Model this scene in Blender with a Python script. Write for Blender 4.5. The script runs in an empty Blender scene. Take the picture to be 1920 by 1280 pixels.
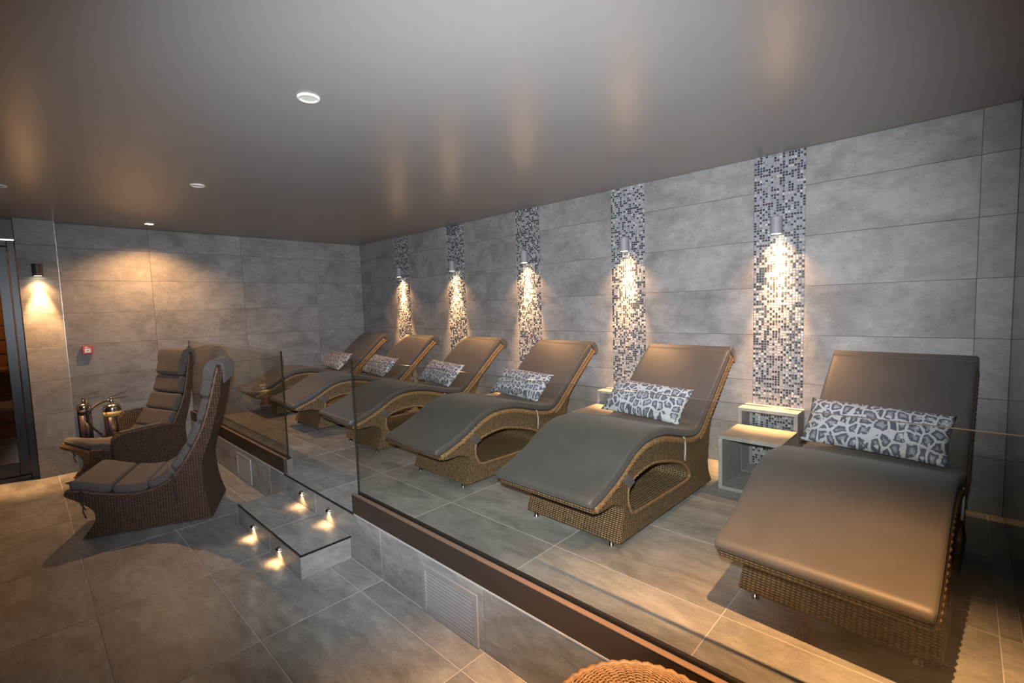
import bpy, bmesh, math, random
from mathutils import Vector, Matrix
random.seed(7)
SC = bpy.context.scene
COL = SC.collection
PI = math.pi

# ------------------------------------------------------------------ camera
RT = Vector((0.72321823, 0.68988487, -0.03184732))
DN = Vector((0.02997884, -0.07743117, -0.99654688))
FW = Vector((-0.68996859, 0.71976612, -0.07668159))
ZCAM = 1.809
cam_d = bpy.data.cameras.new('camera'); cam_d.sensor_width = 36.0
cam_d.lens = 884.25 * 36.0 / 1920.0; cam_d.clip_start = 0.02
cam = bpy.data.objects.new('camera', cam_d); COL.objects.link(cam)
cam.matrix_world = Matrix(((RT.x, -DN.x, -FW.x, 0), (RT.y, -DN.y, -FW.y, 0), (RT.z, -DN.z, -FW.z, ZCAM), (0, 0, 0, 1)))
SC.camera = cam

# ------------------------------------------------------------------ world, exposure, the photographer's flash
w = bpy.data.worlds.new('world'); SC.world = w; w.use_nodes = True
w.node_tree.nodes['Background'].inputs[0].default_value = (0.05, 0.05, 0.06, 1)
w.node_tree.nodes['Background'].inputs[1].default_value = 0.2
SC.view_settings.view_transform = 'Standard'; SC.view_settings.look = 'None'
SC.view_settings.gamma = 1.0; SC.view_settings.use_curve_mapping = False
SC.view_settings.exposure = 0.0

def spot(name, loc, target, power, angle, blend, color, radius=0.03):
    d = bpy.data.lights.new(name, 'SPOT'); d.energy = power; d.spot_size = math.radians(angle); d.spot_blend = blend
    d.color = color; d.shadow_soft_size = radius
    o = bpy.data.objects.new(name, d); COL.objects.link(o); o.location = loc
    v = Vector(target) - Vector(loc); o.rotation_euler = v.to_track_quat('-Z', 'Y').to_euler()
    return o
FLASH_W = 1250
WARM = (1.0, 0.50, 0.19)
flash = spot('flash_light', (-0.03, 0.0, ZCAM + 0.115), (-0.03 + FW.x - 0.01 * RT.x, FW.y - 0.01 * RT.y, ZCAM + 0.115 - 0.01), FLASH_W, 90, 1.0, (0.95, 0.97, 1.0), 0.03)
flash.scale = (1.45, 1.0, 1.0)      # a flash head spreads its light wider than high

# ------------------------------------------------------------------ dimensions
XL, XR, YB, YF = -7.72, 0.222, 4.262, -2.6      # far wall, right wall, mosaic wall, wall behind the camera
ZP, ZS, ZC = 0.356, 0.169, 2.94                 # platform, step, ceiling
YR = 1.556                                       # riser of the platform
XPIL, YPIL0, YPIL1 = -7.57, 0.042, 0.372         # pillar with lamp
JZ = [-0.045, 0.341, 0.7275, 1.113, 1.499, 1.884, 2.270, 2.656, 3.04]

# ------------------------------------------------------------------ helpers
def tag(o, label=None, cat=None, group=None, kind=None):
    if label: o['label'] = label
    if cat: o['category'] = cat
    if group: o['group'] = group
    if kind: o['kind'] = kind
    return o

def link(name, me, parent=None, mats=()):
    o = bpy.data.objects.new(name, me); COL.objects.link(o)
    for m in mats: me.materials.append(m)
    if parent is not None: o.parent = parent
    return o

def meshobj(name, vs, fs, mat, parent=None, smooth=False, uvs=None, mids=None):
    me = bpy.data.meshes.new(name); me.from_pydata([tuple(v) for v in vs], [], fs); me.update()
    if uvs is not None:
        ul = me.uv_layers.new(name='UVMap')
        for p in me.polygons:
            for li, c in zip(p.loop_indices, uvs[p.index]): ul.data[li].uv = c
    if smooth:
        me.polygons.foreach_set('use_smooth', [True] * len(me.polygons))
    if mids is not None: me.polygons.foreach_set('material_index', mids)
    mats = mat if isinstance(mat, (list, tuple)) else [mat]
    return link(name, me, parent, mats)

def empty(name, loc, rz=0.0):
    o = bpy.data.objects.new(name, None); COL.objects.link(o); o.location = loc; o.rotation_euler = (0, 0, rz)
    o.empty_display_size = 0.1
    return o

class MB:
    def __init__(s): s.v = []; s.f = []
    def add(s, vs, fs):
        b = len(s.v); s.v += [tuple(v) for v in vs]; s.f += [tuple(i + b for i in f) for f in fs]; return s
    def box(s, x0, x1, y0, y1, z0, z1):
        return s.add([(x0, y0, z0), (x1, y0, z0), (x1, y1, z0), (x0, y1, z0), (x0, y0, z1), (x1, y0, z1), (x1, y1, z1), (x0, y1, z1)],
                     [(0, 3, 2, 1), (4, 5, 6, 7), (0, 1, 5, 4), (1, 2, 6, 5), (2, 3, 7, 6), (3, 0, 4, 7)])
    def tube(s, pts, r, n=8, cap=True, rfun=None):
        pts = [Vector(p) for p in pts]; N = len(pts); rings = []
        ref = None
        for i, p in enumerate(pts):
            t = (pts[min(i + 1, N - 1)] - pts[max(i - 1, 0)]).normalized()
            if ref is None:
                ref = Vector((0, 0, 1)) if abs(t.z) < 0.9 else Vector((1, 0, 0))
            a = (ref - t * ref.dot(t)).normalized(); ref = a; b = t.cross(a)
            rr = r[i] if isinstance(r, (list, tuple)) else r
            ring = []
            for k in range(n):
                th = 2 * PI * k / n; q = rr * (rfun(i, th) if rfun else 1)
                ring.append(p + a * (q * math.cos(th)) + b * (q * math.sin(th)))
            rings.append(ring)
        vs = [v for R in rings for v in R]; fs = []
        for i in range(N - 1):
            for k in range(n):
                k2 = (k + 1) % n; fs.append((i * n + k, i * n + k2, (i + 1) * n + k2, (i + 1) * n + k))
        if cap:
            fs.append(tuple(range(n - 1, -1, -1))); fs.append(tuple((N - 1) * n + k for k in range(n)))
        return s.add(vs, fs)
    def lathe(s, prof, n=24, c=(0, 0, 0), axis='z', close=True):
        vs = []; fs = []
        for (r, h) in prof:
            for k in range(n):
                th = 2 * PI * k / n; x, y = r * math.cos(th), r * math.sin(th)
                if axis == 'z': vs.append((c[0] + x, c[1] + y, c[2] + h))
                elif axis == 'y': vs.append((c[0] + x, c[1] + h, c[2] - y))
                else: vs.append((c[0] + h, c[1] + x, c[2] + y))
        for i in range(len(prof) - 1):
            for k in range(n):
                k2 = (k + 1) % n; fs.append((i * n + k, i * n + k2, (i + 1) * n + k2, (i + 1) * n + k))
        if close:
            fs.append(tuple(range(n - 1, -1, -1))); fs.append(tuple((len(prof) - 1) * n + k for k in range(n)))
        return s.add(vs, fs)
    def build(s, name, mat, parent=None, smooth=False, angle=None):
        o = meshobj(name, s.v, s.f, mat, parent, smooth)
        if angle:
            o.data.polygons.foreach_set('use_smooth', [True] * len(o.data.polygons))
            bm = bmesh.new(); bm.from_mesh(o.data)
            for e in bm.edges:
                if len(e.link_faces) == 2 and e.calc_face_angle(0) > math.radians(angle): e.smooth = False
            bm.to_mesh(o.data); bm.free()
        return o

def bevel(o, wdt, seg=2, ang=40):
    m = o.modifiers.new('bevel', 'BEVEL'); m.width = wdt; m.segments = seg; m.limit_method = 'ANGLE'; m.angle_limit = math.radians(ang)
    return o

def catmull(pts, per=6):
    P = [Vector((p[0], p[1])) for p in pts]; out = []
    for i in range(len(P) - 1):
        p0 = P[i - 1] if i > 0 else P[i] * 2 - P[i + 1]; p1, p2 = P[i], P[i + 1]
        p3 = P[i + 2] if i + 2 < len(P) else P[i + 1] * 2 - P[i]
        for k in range(per):
            t = k / per
            out.append(0.5 * ((2 * p1) + (p2 - p0) * t + (2 * p0 - 5 * p1 + 4 * p2 - p3) * t * t + (3 * p1 - p0 - 3 * p2 + p3) * t ** 3))
    out.append(P[-1]); return out

# ------------------------------------------------------------------ materials
def newmat(name):
    m = bpy.data.materials.new(name); m.use_nodes = True
    nt = m.node_tree; return m, nt, nt.nodes['Principled BSDF']
def plain(name, col, rough=0.5, metal=0.0, spec=0.5, bump=0.0, bscale=200):
    m, nt, b = newmat(name)
    b.inputs['Base Color'].default_value = (*col, 1); b.inputs['Roughness'].default_value = rough
    b.inputs['Metallic'].default_value = metal; b.inputs['Specular IOR Level'].default_value = spec
    if bump:
        tc = nt.nodes.new('ShaderNodeTexCoord'); n = nt.nodes.new('ShaderNodeTexNoise'); n.inputs['Scale'].default_value = bscale
        bp = nt.nodes.new('ShaderNodeBump'); bp.inputs['Strength'].default_value = bump; bp.inputs['Distance'].default_value = 0.002
        nt.links.new(tc.outputs['Object'], n.inputs['Vector']); nt.links.new(n.outputs[0], bp.inputs['Height']); nt.links.new(bp.outputs[0], b.inputs['Normal'])
    return m
def ramp(nt, stops):
    r = nt.nodes.new('ShaderNodeValToRGB'); e = r.color_ramp.elements
    while len(e) < len(stops): e.new(0.5)
    for el, (p, c) in zip(e, stops): el.position = p; el.color = (*c, 1) if len(c) == 3 else c
    return r
def math_n(nt, op, a, b=None, clamp=False):
    n = nt.nodes.new('ShaderNodeMath'); n.operation = op; n.use_clamp = clamp
    for i, x in enumerate((a, b)):
        if x is None: continue
        if isinstance(x, (int, float)): n.inputs[i].default_value = x
        else: nt.links.new(x, n.inputs[i])
    return n.outputs[0]

def stone(name, c_dark, c_mid, c_light, rough, scale=2.2, stretch=(1, 1, 1), pits=0.35, bumpd=0.002, spec=0.5, vary=0.16, mott=0.0):
    m, nt, b = newmat(name)
    tc = nt.nodes.new('ShaderNodeTexCoord'); oi = nt.nodes.new('ShaderNodeObjectInfo')
    off = nt.nodes.new('ShaderNodeVectorMath'); off.operation = 'MULTIPLY_ADD'
    mul = math_n(nt, 'MULTIPLY', oi.outputs['Random'], 83.0)
    cmb = nt.nodes.new('ShaderNodeCombineXYZ')
    nt.links.new(mul, cmb.inputs[0]); nt.links.new(math_n(nt, 'MULTIPLY', oi.outputs['Random'], 37.0), cmb.inputs[1]); nt.links.new(math_n(nt, 'MULTIPLY', oi.outputs['Random'], 11.0), cmb.inputs[2])
    nt.links.new(tc.outputs['Object'], off.inputs[0]); off.inputs[1].default_value = stretch; nt.links.new(cmb.outputs[0], off.inputs[2])
    n1 = nt.nodes.new('ShaderNodeTexNoise'); n1.inputs['Scale'].default_value = scale; n1.inputs['Detail'].default_value = 9; n1.inputs['Roughness'].default_value = 0.62; n1.inputs['Distortion'].default_value = 0.6
    n2 = nt.nodes.new('ShaderNodeTexNoise'); n2.inputs['Scale'].default_value = scale * 14; n2.inputs['Detail'].default_value = 6; n2.inputs['Roughness'].default_value = 0.7
    for n in (n1, n2): nt.links.new(off.outputs[0], n.inputs['Vector'])
    r = ramp(nt, [(0.28, c_dark), (0.5, c_mid), (0.72, c_light)]); nt.links.new(n1.outputs[0], r.inputs[0])
    n4 = nt.nodes.new('ShaderNodeTexNoise'); n4.inputs['Scale'].default_value = scale * 5; n4.inputs['Detail'].default_value = 8; n4.inputs['Roughness'].default_value = 0.75
    nt.links.new(off.outputs[0], n4.inputs['Vector'])
    pr = ramp(nt, [(0.30, (1 - pits,) * 3), (0.42, (1, 1, 1))]); nt.links.new(n2.outputs[0], pr.inputs[0])
    mx = nt.nodes.new('ShaderNodeMix'); mx.data_type = 'RGBA'; mx.blend_type = 'MULTIPLY'; mx.inputs[0].default_value = 1.0
    nt.links.new(r.outputs[0], mx.inputs[6]); nt.links.new(pr.outputs[0], mx.inputs[7])
    mr = ramp(nt, [(0.36, (1 - mott,) * 3), (0.64, (1 + mott * 0.6,) * 3)]); nt.links.new(n4.outputs[0], mr.inputs[0])
    mx2 = nt.nodes.new('ShaderNodeMix'); mx2.data_type = 'RGBA'; mx2.blend_type = 'MULTIPLY'; mx2.inputs[0].default_value = 1.0
    nt.links.new(mx.outputs[2], mx2.inputs[6]); nt.links.new(mr.outputs[0], mx2.inputs[7])
    vv = nt.nodes.new('ShaderNodeHueSaturation'); nt.links.new(mx2.outputs[2], vv.inputs['Color'])
    nt.links.new(math_n(nt, 'ADD', math_n(nt, 'MULTIPLY', oi.outputs['Random'], vary), 1 - vary / 2), vv.inputs['Value'])
    nt.links.new(vv.outputs[0], b.inputs['Base Color'])
    b.inputs['Roughness'].default_value = rough; b.inputs['Specular IOR Level'].default_value = spec
    bp = nt.nodes.new('ShaderNodeBump'); bp.inputs['Strength'].default_value = 0.25; bp.inputs['Distance'].default_value = bumpd
    nt.links.new(n2.outputs[0], bp.inputs['Height']); nt.links.new(bp.outputs[0], b.inputs['Normal'])
    return m

def wicker(name, c_dark, c_light, pitch_u=0.021, pitch_v=0.0115, depth=0.007):
    m, nt, b = newmat(name)
    tc = nt.nodes.new('ShaderNodeTexCoord'); sp = nt.nodes.new('ShaderNodeSeparateXYZ'); nt.links.new(tc.outputs['UV'], sp.inputs[0])
    U = math_n(nt, 'DIVIDE', sp.outputs[0], pitch_u); V = math_n(nt, 'DIVIDE', sp.outputs[1], pitch_v)
    strand = math_n(nt, 'ABSOLUTE', math_n(nt, 'SINE', math_n(nt, 'MULTIPLY', V, PI)))
    rib = math_n(nt, 'ABSOLUTE', math_n(nt, 'SINE', math_n(nt, 'MULTIPLY', U, PI)))
    h = math_n(nt, 'MULTIPLY', strand, math_n(nt, 'ADD', math_n(nt, 'MULTIPLY', rib, 0.65), 0.35))
    no = nt.nodes.new('ShaderNodeTexNoise'); no.inputs['Scale'].default_value = 30; no.inputs['Detail'].default_value = 4
    nt.links.new(tc.outputs['UV'], no.inputs['Vector'])
    f = math_n(nt, 'ADD', math_n(nt, 'MULTIPLY', h, 0.75), math_n(nt, 'MULTIPLY', math_n(nt, 'SUBTRACT', no.outputs[0], 0.35), 0.5))
    r = ramp(nt, [(0.10, tuple(c * 0.18 for c in c_dark)), (0.40, c_dark), (0.80, c_light)]); nt.links.new(f, r.inputs[0])
    nt.links.new(r.outputs[0], b.inputs['Base Color'])
    b.inputs['Roughness'].default_value = 0.5
    bp = nt.nodes.new('ShaderNodeBump'); bp.inputs['Strength'].default_value = 1.0; bp.inputs['Distance'].default_value = depth
    nt.links.new(h, bp.inputs['Height']); nt.links.new(bp.outputs[0], b.inputs['Normal'])
    return m

def fabric(name, col, rough=0.75, var=0.12, sheen=0.3, scale=6.0, weave=900):
    m, nt, b = newmat(name)
    tc = nt.nodes.new('ShaderNodeTexCoord'); n = nt.nodes.new('ShaderNodeTexNoise'); n.inputs['Scale'].default_value = scale; n.inputs['Detail'].default_value = 7
    nt.links.new(tc.outputs['Object'], n.inputs['Vector'])
    r = ramp(nt, [(0.3, tuple(c * (1 - var) for c in col)), (0.7, tuple(c * (1 + var) for c in col))]); nt.links.new(n.outputs[0], r.inputs[0])
    nt.links.new(r.outputs[0], b.inputs['Base Color']); b.inputs['Roughness'].default_value = rough
    b.inputs['Sheen Weight'].default_value = sheen; b.inputs['Sheen Roughness'].default_value = 0.5
    n2 = nt.nodes.new('ShaderNodeTexNoise'); n2.inputs['Scale'].default_value = weave; nt.links.new(tc.outputs['Object'], n2.inputs['Vector'])
    bp = nt.nodes.new('ShaderNodeBump'); bp.inputs['Strength'].default_value = 0.15; bp.inputs['Distance'].default_value = 0.002
    nt.links.new(n2.outputs[0], bp.inputs['Height']); nt.links.new(bp.outputs[0], b.inputs['Normal'])
    return m

def leopard(name):
    m, nt, b = newmat(name)
    tc = nt.nodes.new('ShaderNodeTexCoord'); oi = nt.nodes.new('ShaderNodeObjectInfo')
    off = nt.nodes.new('ShaderNodeVectorMath'); off.operation = 'ADD'
    cmb = nt.nodes.new('ShaderNodeCombineXYZ'); nt.links.new(math_n(nt, 'MULTIPLY', oi.outputs['Random'], 7.0), cmb.inputs[0])
    mp = nt.nodes.new('ShaderNodeMapping'); mp.inputs['Scale'].default_value = (1.0, 0.0, 0.8)
    nt.links.new(tc.outputs['Object'], mp.inputs[0])
    nt.links.new(mp.outputs[0], off.inputs[0]); nt.links.new(cmb.outputs[0], off.inputs[1])
    wn = nt.nodes.new('ShaderNodeTexNoise'); wn.inputs['Scale'].default_value = 22; nt.links.new(off.outputs[0], wn.inputs['Vector'])
    dv = nt.nodes.new('ShaderNodeVectorMath'); dv.operation = 'MULTIPLY_ADD'; nt.links.new(wn.outputs['Color'], dv.inputs[0]); dv.inputs[1].default_value = (0.03, 0.03, 0.03); nt.links.new(off.outputs[0], dv.inputs[2])
    v = nt.nodes.new('ShaderNodeTexVoronoi'); v.feature = 'DISTANCE_TO_EDGE'; v.inputs['Scale'].default_value = 19.0; v.inputs['Randomness'].default_value = 0.75
    nt.links.new(dv.outputs[0], v.inputs['Vector'])
    base = (0.40, 0.42, 0.46); dk = (0.065, 0.078, 0.108); md = (0.17, 0.19, 0.235)
    r = ramp(nt, [(0.0, base), (0.085, base), (0.12, dk), (0.25, dk), (0.30, md), (0.40, (0.24, 0.26, 0.31))]); nt.links.new(v.outputs['Distance'], r.inputs[0])
    n3 = nt.nodes.new('ShaderNodeTexNoise'); n3.inputs['Scale'].default_value = 38; nt.links.new(off.outputs[0], n3.inputs['Vector'])
    brk = ramp(nt, [(0.58, (0, 0, 0)), (0.62, (1, 1, 1))]); nt.links.new(n3.outputs[0], brk.inputs[0])
    mx = nt.nodes.new('ShaderNodeMix'); mx.data_type = 'RGBA'; nt.links.new(brk.outputs[0], mx.inputs[0]); nt.links.new(r.outputs[0], mx.inputs[6]); mx.inputs[7].default_value = (*base, 1)
    nt.links.new(mx.outputs[2], b.inputs['Base Color']); b.inputs['Roughness'].default_value = 0.7; b.inputs['Sheen Weight'].default_value = 0.05
    return m

def emit(name, col, s):
    m = bpy.data.materials.new(name); m.use_nodes = True; nt = m.node_tree; nt.nodes.remove(nt.nodes['Principled BSDF'])
    e = nt.nodes.new('ShaderNodeEmission'); e.inputs[0].default_value = (*col, 1); e.inputs[1].default_value = s
    nt.links.new(e.outputs[0], nt.nodes['Material Output'].inputs[0]); return m

def glass_face(name, tint, f0=0.045):
    m = bpy.data.materials.new(name); m.use_nodes = True; nt = m.node_tree; nt.nodes.remove(nt.nodes['Principled BSDF'])
    tr = nt.nodes.new('ShaderNodeBsdfTransparent'); tr.inputs[0].default_value = (*tint, 1)
    gl = nt.nodes.new('ShaderNodeBsdfGlossy'); gl.inputs['Roughness'].default_value = 0.0; gl.inputs[0].default_value = (1, 1, 1, 1)
    lw = nt.nodes.new('ShaderNodeLayerWeight'); lw.inputs['Blend'].default_value = 0.5
    p = math_n(nt, 'POWER', lw.outputs['Facing'], 5.0)
    fac = math_n(nt, 'ADD', math_n(nt, 'MULTIPLY', p, 1 - f0), f0)
    mx = nt.nodes.new('ShaderNodeMixShader'); nt.links.new(fac, mx.inputs[0]); nt.links.new(tr.outputs[0], mx.inputs[1]); nt.links.new(gl.outputs[0], mx.inputs[2])
    nt.links.new(mx.outputs[0], nt.nodes['Material Output'].inputs[0]); return m

def mosaic_mat():
    m, nt, b = newmat('mosaic_glass')
    a = nt.nodes.new('ShaderNodeAttribute'); a.attribute_name = 'chip'
    nt.links.new(a.outputs['Color'], b.inputs['Base Color']); b.inputs['Roughness'].default_value = 0.28; b.inputs['Specular IOR Level'].default_value = 0.6
    return m

M_WALL = stone('concrete_wall_tile', (0.140, 0.140, 0.140), (0.222, 0.222, 0.224), (0.282, 0.283, 0.288), 0.55, 2.3, (1, 1.3, 1), 0.30, 0.001, 0.35, 0.05, 0.16)
M_FLOOR = stone('slate_floor_tile', (0.160, 0.161, 0.157), (0.268, 0.270, 0.264), (0.370, 0.371, 0.362), 0.42, 2.4, (0.8, 1.8, 1), 0.30, 0.0015, 0.4, 0.14, 0.20)
M_GROUT_F = plain('floor_grout', (0.48, 0.47, 0.45), 0.9)
M_GROUT_W = plain('wall_grout', (0.10, 0.10, 0.10), 0.9)
M_GROUT_M = plain('mosaic_grout', (0.25, 0.26, 0.28), 0.9)
M_CEIL = plain('satin_ceiling_paint', (0.24, 0.241, 0.242), 0.31, 0, 0.45, 0.04, 90)
M_DARKWALL = plain('dark_polished_panel', (0.035, 0.034, 0.034), 0.12, 0, 0.5)
M_BACKWALL = plain('plaster_wall', (0.16, 0.15, 0.145), 0.8)
M_CONC = stone('concrete_shelf', (0.19, 0.19, 0.19), (0.26, 0.26, 0.258), (0.33, 0.33, 0.325), 0.6, 6, (1, 1, 1), 0.3)
M_WICK = wicker('honey_wicker', (0.100, 0.064, 0.030), (0.300, 0.200, 0.102))
M_BRAID = fabric('honey_wicker_braid', (0.185, 0.112, 0.052), 0.5, 0.35, 0.0, 60, 300)
M_WICKD = wicker('brown_wicker', (0.060, 0.034, 0.022), (0.155, 0.090, 0.060), 0.020, 0.013)
M_BRAIDD = fabric('brown_wicker_braid', (0.09, 0.052, 0.034), 0.5, 0.3, 0.0, 60, 300)
M_MATT = fabric('taupe_mattress', (0.066, 0.062, 0.061), 0.50, 0.10, 0.08, 5)
M_CUSH = fabric('grey_cushion', (0.080, 0.072, 0.068), 0.8, 0.10, 0.08, 8)
M_STRAP = plain('grey_strap', (0.30, 0.29, 0.30), 0.7)
M_TIE = plain('dark_tie', (0.03, 0.026, 0.024), 0.8)
M_LEO = leopard('leopard_print')
M_CHROME = plain('chrome', (0.75, 0.75, 0.75), 0.12, 1.0)
M_STEEL = plain('polished_steel', (0.70, 0.67, 0.62), 0.16, 1.0)
M_LAMP = plain('grey_lamp_metal', (0.22, 0.22, 0.245), 0.55, 0.0)
M_LAMPD = plain('dark_lamp_metal', (0.05, 0.048, 0.048), 0.5, 0.2)
M_BRONZE = plain('bronze_channel', (0.060, 0.043, 0.034), 0.38, 0.35, 0.5, 0.05, 60)
M_BRONZEC = plain('bronze_cap', (0.19, 0.122, 0.080), 0.45, 0.2)
M_UPST = plain('grey_upstand', (0.105, 0.102, 0.097), 0.6)
M_BLACK = plain('black_rubber', (0.012, 0.012, 0.013), 0.5)
M_TRIM = plain('dark_metal_trim', (0.02, 0.02, 0.022), 0.35, 0.5)
M_CTRIM = plain('brushed_corner_trim', (0.30, 0.28, 0.26), 0.3, 0.9)
M_VENT = plain('grey_vent_metal', (0.34, 0.335, 0.34), 0.45, 0.2)
M_FRAME = plain('anthracite_frame', (0.022, 0.026, 0.034), 0.32, 0.3)
M_RED = plain('red_plastic', (0.42, 0.012, 0.018), 0.35)
M_WHITE = plain('white_plastic', (0.72, 0.72, 0.70), 0.4)
M_LENS_OFF = plain('frosted_lens', (0.62, 0.66, 0.62), 0.25)
M_LABEL = plain('cream_label', (0.55, 0.42, 0.16), 0.5)
M_LABELD = plain('dark_label', (0.05, 0.03, 0.05), 0.4)
M_GLASS = glass_face('balustrade_glass', (0.965, 0.965, 0.94))
M_GEDGE = plain('glass_edge', (0.014, 0.014, 0.010), 0.10, 0, 0.6)
M_DOORGL = glass_face('door_glass', (0.55, 0.52, 0.48), 0.06)
M_WOOD = stone('standin_cabin_wood', (0.20, 0.10, 0.045), (0.30, 0.16, 0.075), (0.38, 0.21, 0.10), 0.5, 4, (0.4, 0.4, 8), 0.15)
M_LED = emit('warm_led', (1.0, 0.80, 0.52), 30.0)
M_MOS = mosaic_mat()

# ------------------------------------------------------------------ tiles
_tc = {}
def tile_mesh(wd, ht, th):
    k = (round(wd, 4), round(ht, 4), round(th, 4))
    if k in _tc: return _tc[k]
    c = min(0.0015, th * 0.4); a, b = wd / 2, ht / 2
    vs = [(-a, -b, 0), (a, -b, 0), (a, b, 0), (-a, b, 0), (-a, -b, th - c), (a, -b, th - c), (a, b, th - c), (-a, b, th - c),
          (-a + c, -b + c, th), (a - c, -b + c, th), (a - c, b - c, th), (-a + c, b - c, th)]
    fs = [(0, 1, 5, 4), (1, 2, 6, 5), (2, 3, 7, 6), (3, 0, 4, 7), (4, 5, 9, 8), (5, 6, 10, 9), (6, 7, 11, 10), (7, 4, 8, 11), (8, 9, 10, 11)]
    me = bpy.data.meshes.new('tile'); me.from_pydata(vs, [], fs); me.update(); _tc[k] = me
    return me
def tile(parent, c, U, V, N, wd, ht, th, mat, name='tile'):
    me = tile_mesh(wd, ht, th)
    if not me.materials: me.materials.append(mat)
    o = bpy.data.objects.new(name, me); COL.objects.link(o); o.parent = parent
    if me.materials[0] is not mat:
        o.material_slots[0].link = 'OBJECT'; o.material_slots[0].material = mat
    o.matrix_local = Matrix(((U[0], V[0], N[0], c[0]), (U[1], V[1], N[1], c[1]), (U[2], V[2], N[2], c[2]), (0, 0, 0, 1)))
    return o
X_, Y_, Z_ = (1, 0, 0), (0, 1, 0), (0, 0, 1)
def cuts(a, b, js):
    e = [a] + [j for j in js if a + 0.03 < j < b - 0.03] + [b]
    return list(zip(e[:-1], e[1:]))
G = 0.0026
def floor_tiles(parent, x0, x1, y0, y1, xs, ys, z, th=0.010):
    for (a, b) in cuts(x0, x1, xs):
        for (c, d) in cuts(y0, y1, ys):
            tile(parent, ((a + b) / 2, (c + d) / 2, z - th), X_, Y_, Z_, b - a - 2 * G, d - c - 2 * G, th, M_FLOOR)
def wall_tiles(parent, kind, pos, a0, a1, z0, z1, js, zs, mat=None, th=0.010, sgn=-1):
    mat = mat or M_WALL
    for (a, b) in cuts(a0, a1, js):
        for (c, d) in cuts(z0, z1, zs):
            wd, ht = b - a - 2 * 0.001, d - c - 2 * 0.001
            if kind == 'y':   # faces -Y
                tile(parent, ((a + b) / 2, pos + th, (c + d) / 2), X_, Z_, (0, -1, 0), wd, ht, th, mat)
            elif kind == 'x':  # faces +X
                tile(parent, (pos - th, (a + b) / 2, (c + d) / 2), Y_, Z_, (1, 0, 0), wd, ht, th, mat)
            elif kind == '+y':  # faces +Y
                tile(parent, ((a + b) / 2, pos - th, (c + d) / 2), (-1, 0, 0), Z_, (0, 1, 0), wd, ht, th, mat)
            else:              # faces -X
                tile(parent, (pos + th, (a + b) / 2, (c + d) / 2), (0, -1, 0), Z_, (-1, 0, 0), wd, ht, th, mat)

# ------------------------------------------------------------------ the room shell
floor = MB().box(XL - 0.2, XR + 0.1, YF - 0.1, YR + 0.02, -0.12, -0.0022).build('floor', M_GROUT_F)
tag(floor, 'grey stone tiled lower floor with pale grout lines', kind='structure')
FX = [-1.763 + k * 1.0 for k in range(-7, 3)]; FY = [0.192 + k * 0.601 for k in range(-6, 3)]
floor_tiles(floor, XL, XR, YF, YR - 0.001, FX, FY, 0.0)

plat = MB().box(XL - 0.15, XR + 0.1, YR + 0.011, YB + 0.1, -0.12, ZP - 0.0022).build('floor_platform', M_GROUT_F)
tag(plat, 'raised grey stone tiled platform under the row of loungers', kind='structure')
PX = [-7.63, -6.65, -5.665, -4.682, -3.708, -2.724, -1.741, -0.764, 0.152]; PY = [2.13, 2.745, 3.355, 3.967]
floor_tiles(plat, XL, XR, YR + 0.0, YB - 0.001, PX, PY, ZP)
# riser face tiles
for (a, b) in cuts(XL, XR, FX):
    tile(plat, ((a + b) / 2, YR + 0.011, ZP / 2 - 0.006), X_, Z_, (0, -1, 0), b - a - 2 * G, ZP - 0.014, 0.011, M_FLOOR)
MB().box(-4.40, -3.12, YR - 0.003, YR + 0.006, ZP - 0.011, ZP + 0.001).build('edge_trim', M_TRIM, plat)
MB().box(-3.12, XR, YR - 0.0015, YR + 0.006, ZP - 0.009, ZP).build('grout_line', M_GROUT_F, plat)
MB().box(XL, -4.40, YR - 0.0015, YR + 0.006, ZP - 0.009, ZP).build('grout_line', M_GROUT_F, plat)

# step in front of the opening
SX0, SX1, SY0 = -4.486, -3.183, 1.192
step = MB().box(SX0 + 0.010, SX1 - 0.010, SY0 + 0.010, YR - 0.001, -0.001, ZS - 0.0105).build('floor_step', M_GROUT_F)
tag(step, 'single grey tiled step up to the platform opening', kind='structure')
for (a, b) in cuts(SX0, SX1, [-3.757]):
    tile(step, ((a + b) / 2, (SY0 + YR) / 2, ZS - 0.010), X_, Y_, Z_, b - a - 2 * G, YR - SY0 - 2 * G, 0.010, M_FLOOR)
    tile(step, ((a + b) / 2, SY0 + 0.010, ZS / 2 - 0.006), X_, Z_, (0, -1, 0), b - a - 2 * G, ZS - 0.014, 0.010, M_FLOOR)
tile(step, (SX1 - 0.010, (SY0 + YR) / 2, ZS / 2 - 0.006), Y_, Z_, (1, 0, 0), YR - SY0 - 2 * G, ZS - 0.014, 0.010, M_FLOOR)
tile(step, (SX0 + 0.010, (SY0 + YR) / 2, ZS / 2 - 0.006), (0, -1, 0), Z_, (-1, 0, 0), YR - SY0 - 2 * G, ZS - 0.014, 0.010, M_FLOOR)
MB().box(SX0, SX1, SY0 - 0.003, SY0 + 0.006, ZS - 0.011, ZS + 0.001).build('edge_trim', M_TRIM, step)
MB().box(SX1 - 0.005, SX1 + 0.003, SY0, YR - 0.002, ZS - 0.011, ZS + 0.001).build('edge_trim', M_TRIM, step)

ceil = MB().box(XL - 0.3, XR + 0.2, YF - 0.1, YB + 0.1, ZC, ZC + 0.12).build('ceiling', M_CEIL)
tag(ceil, 'plain grey satin painted ceiling', kind='structure')

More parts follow.
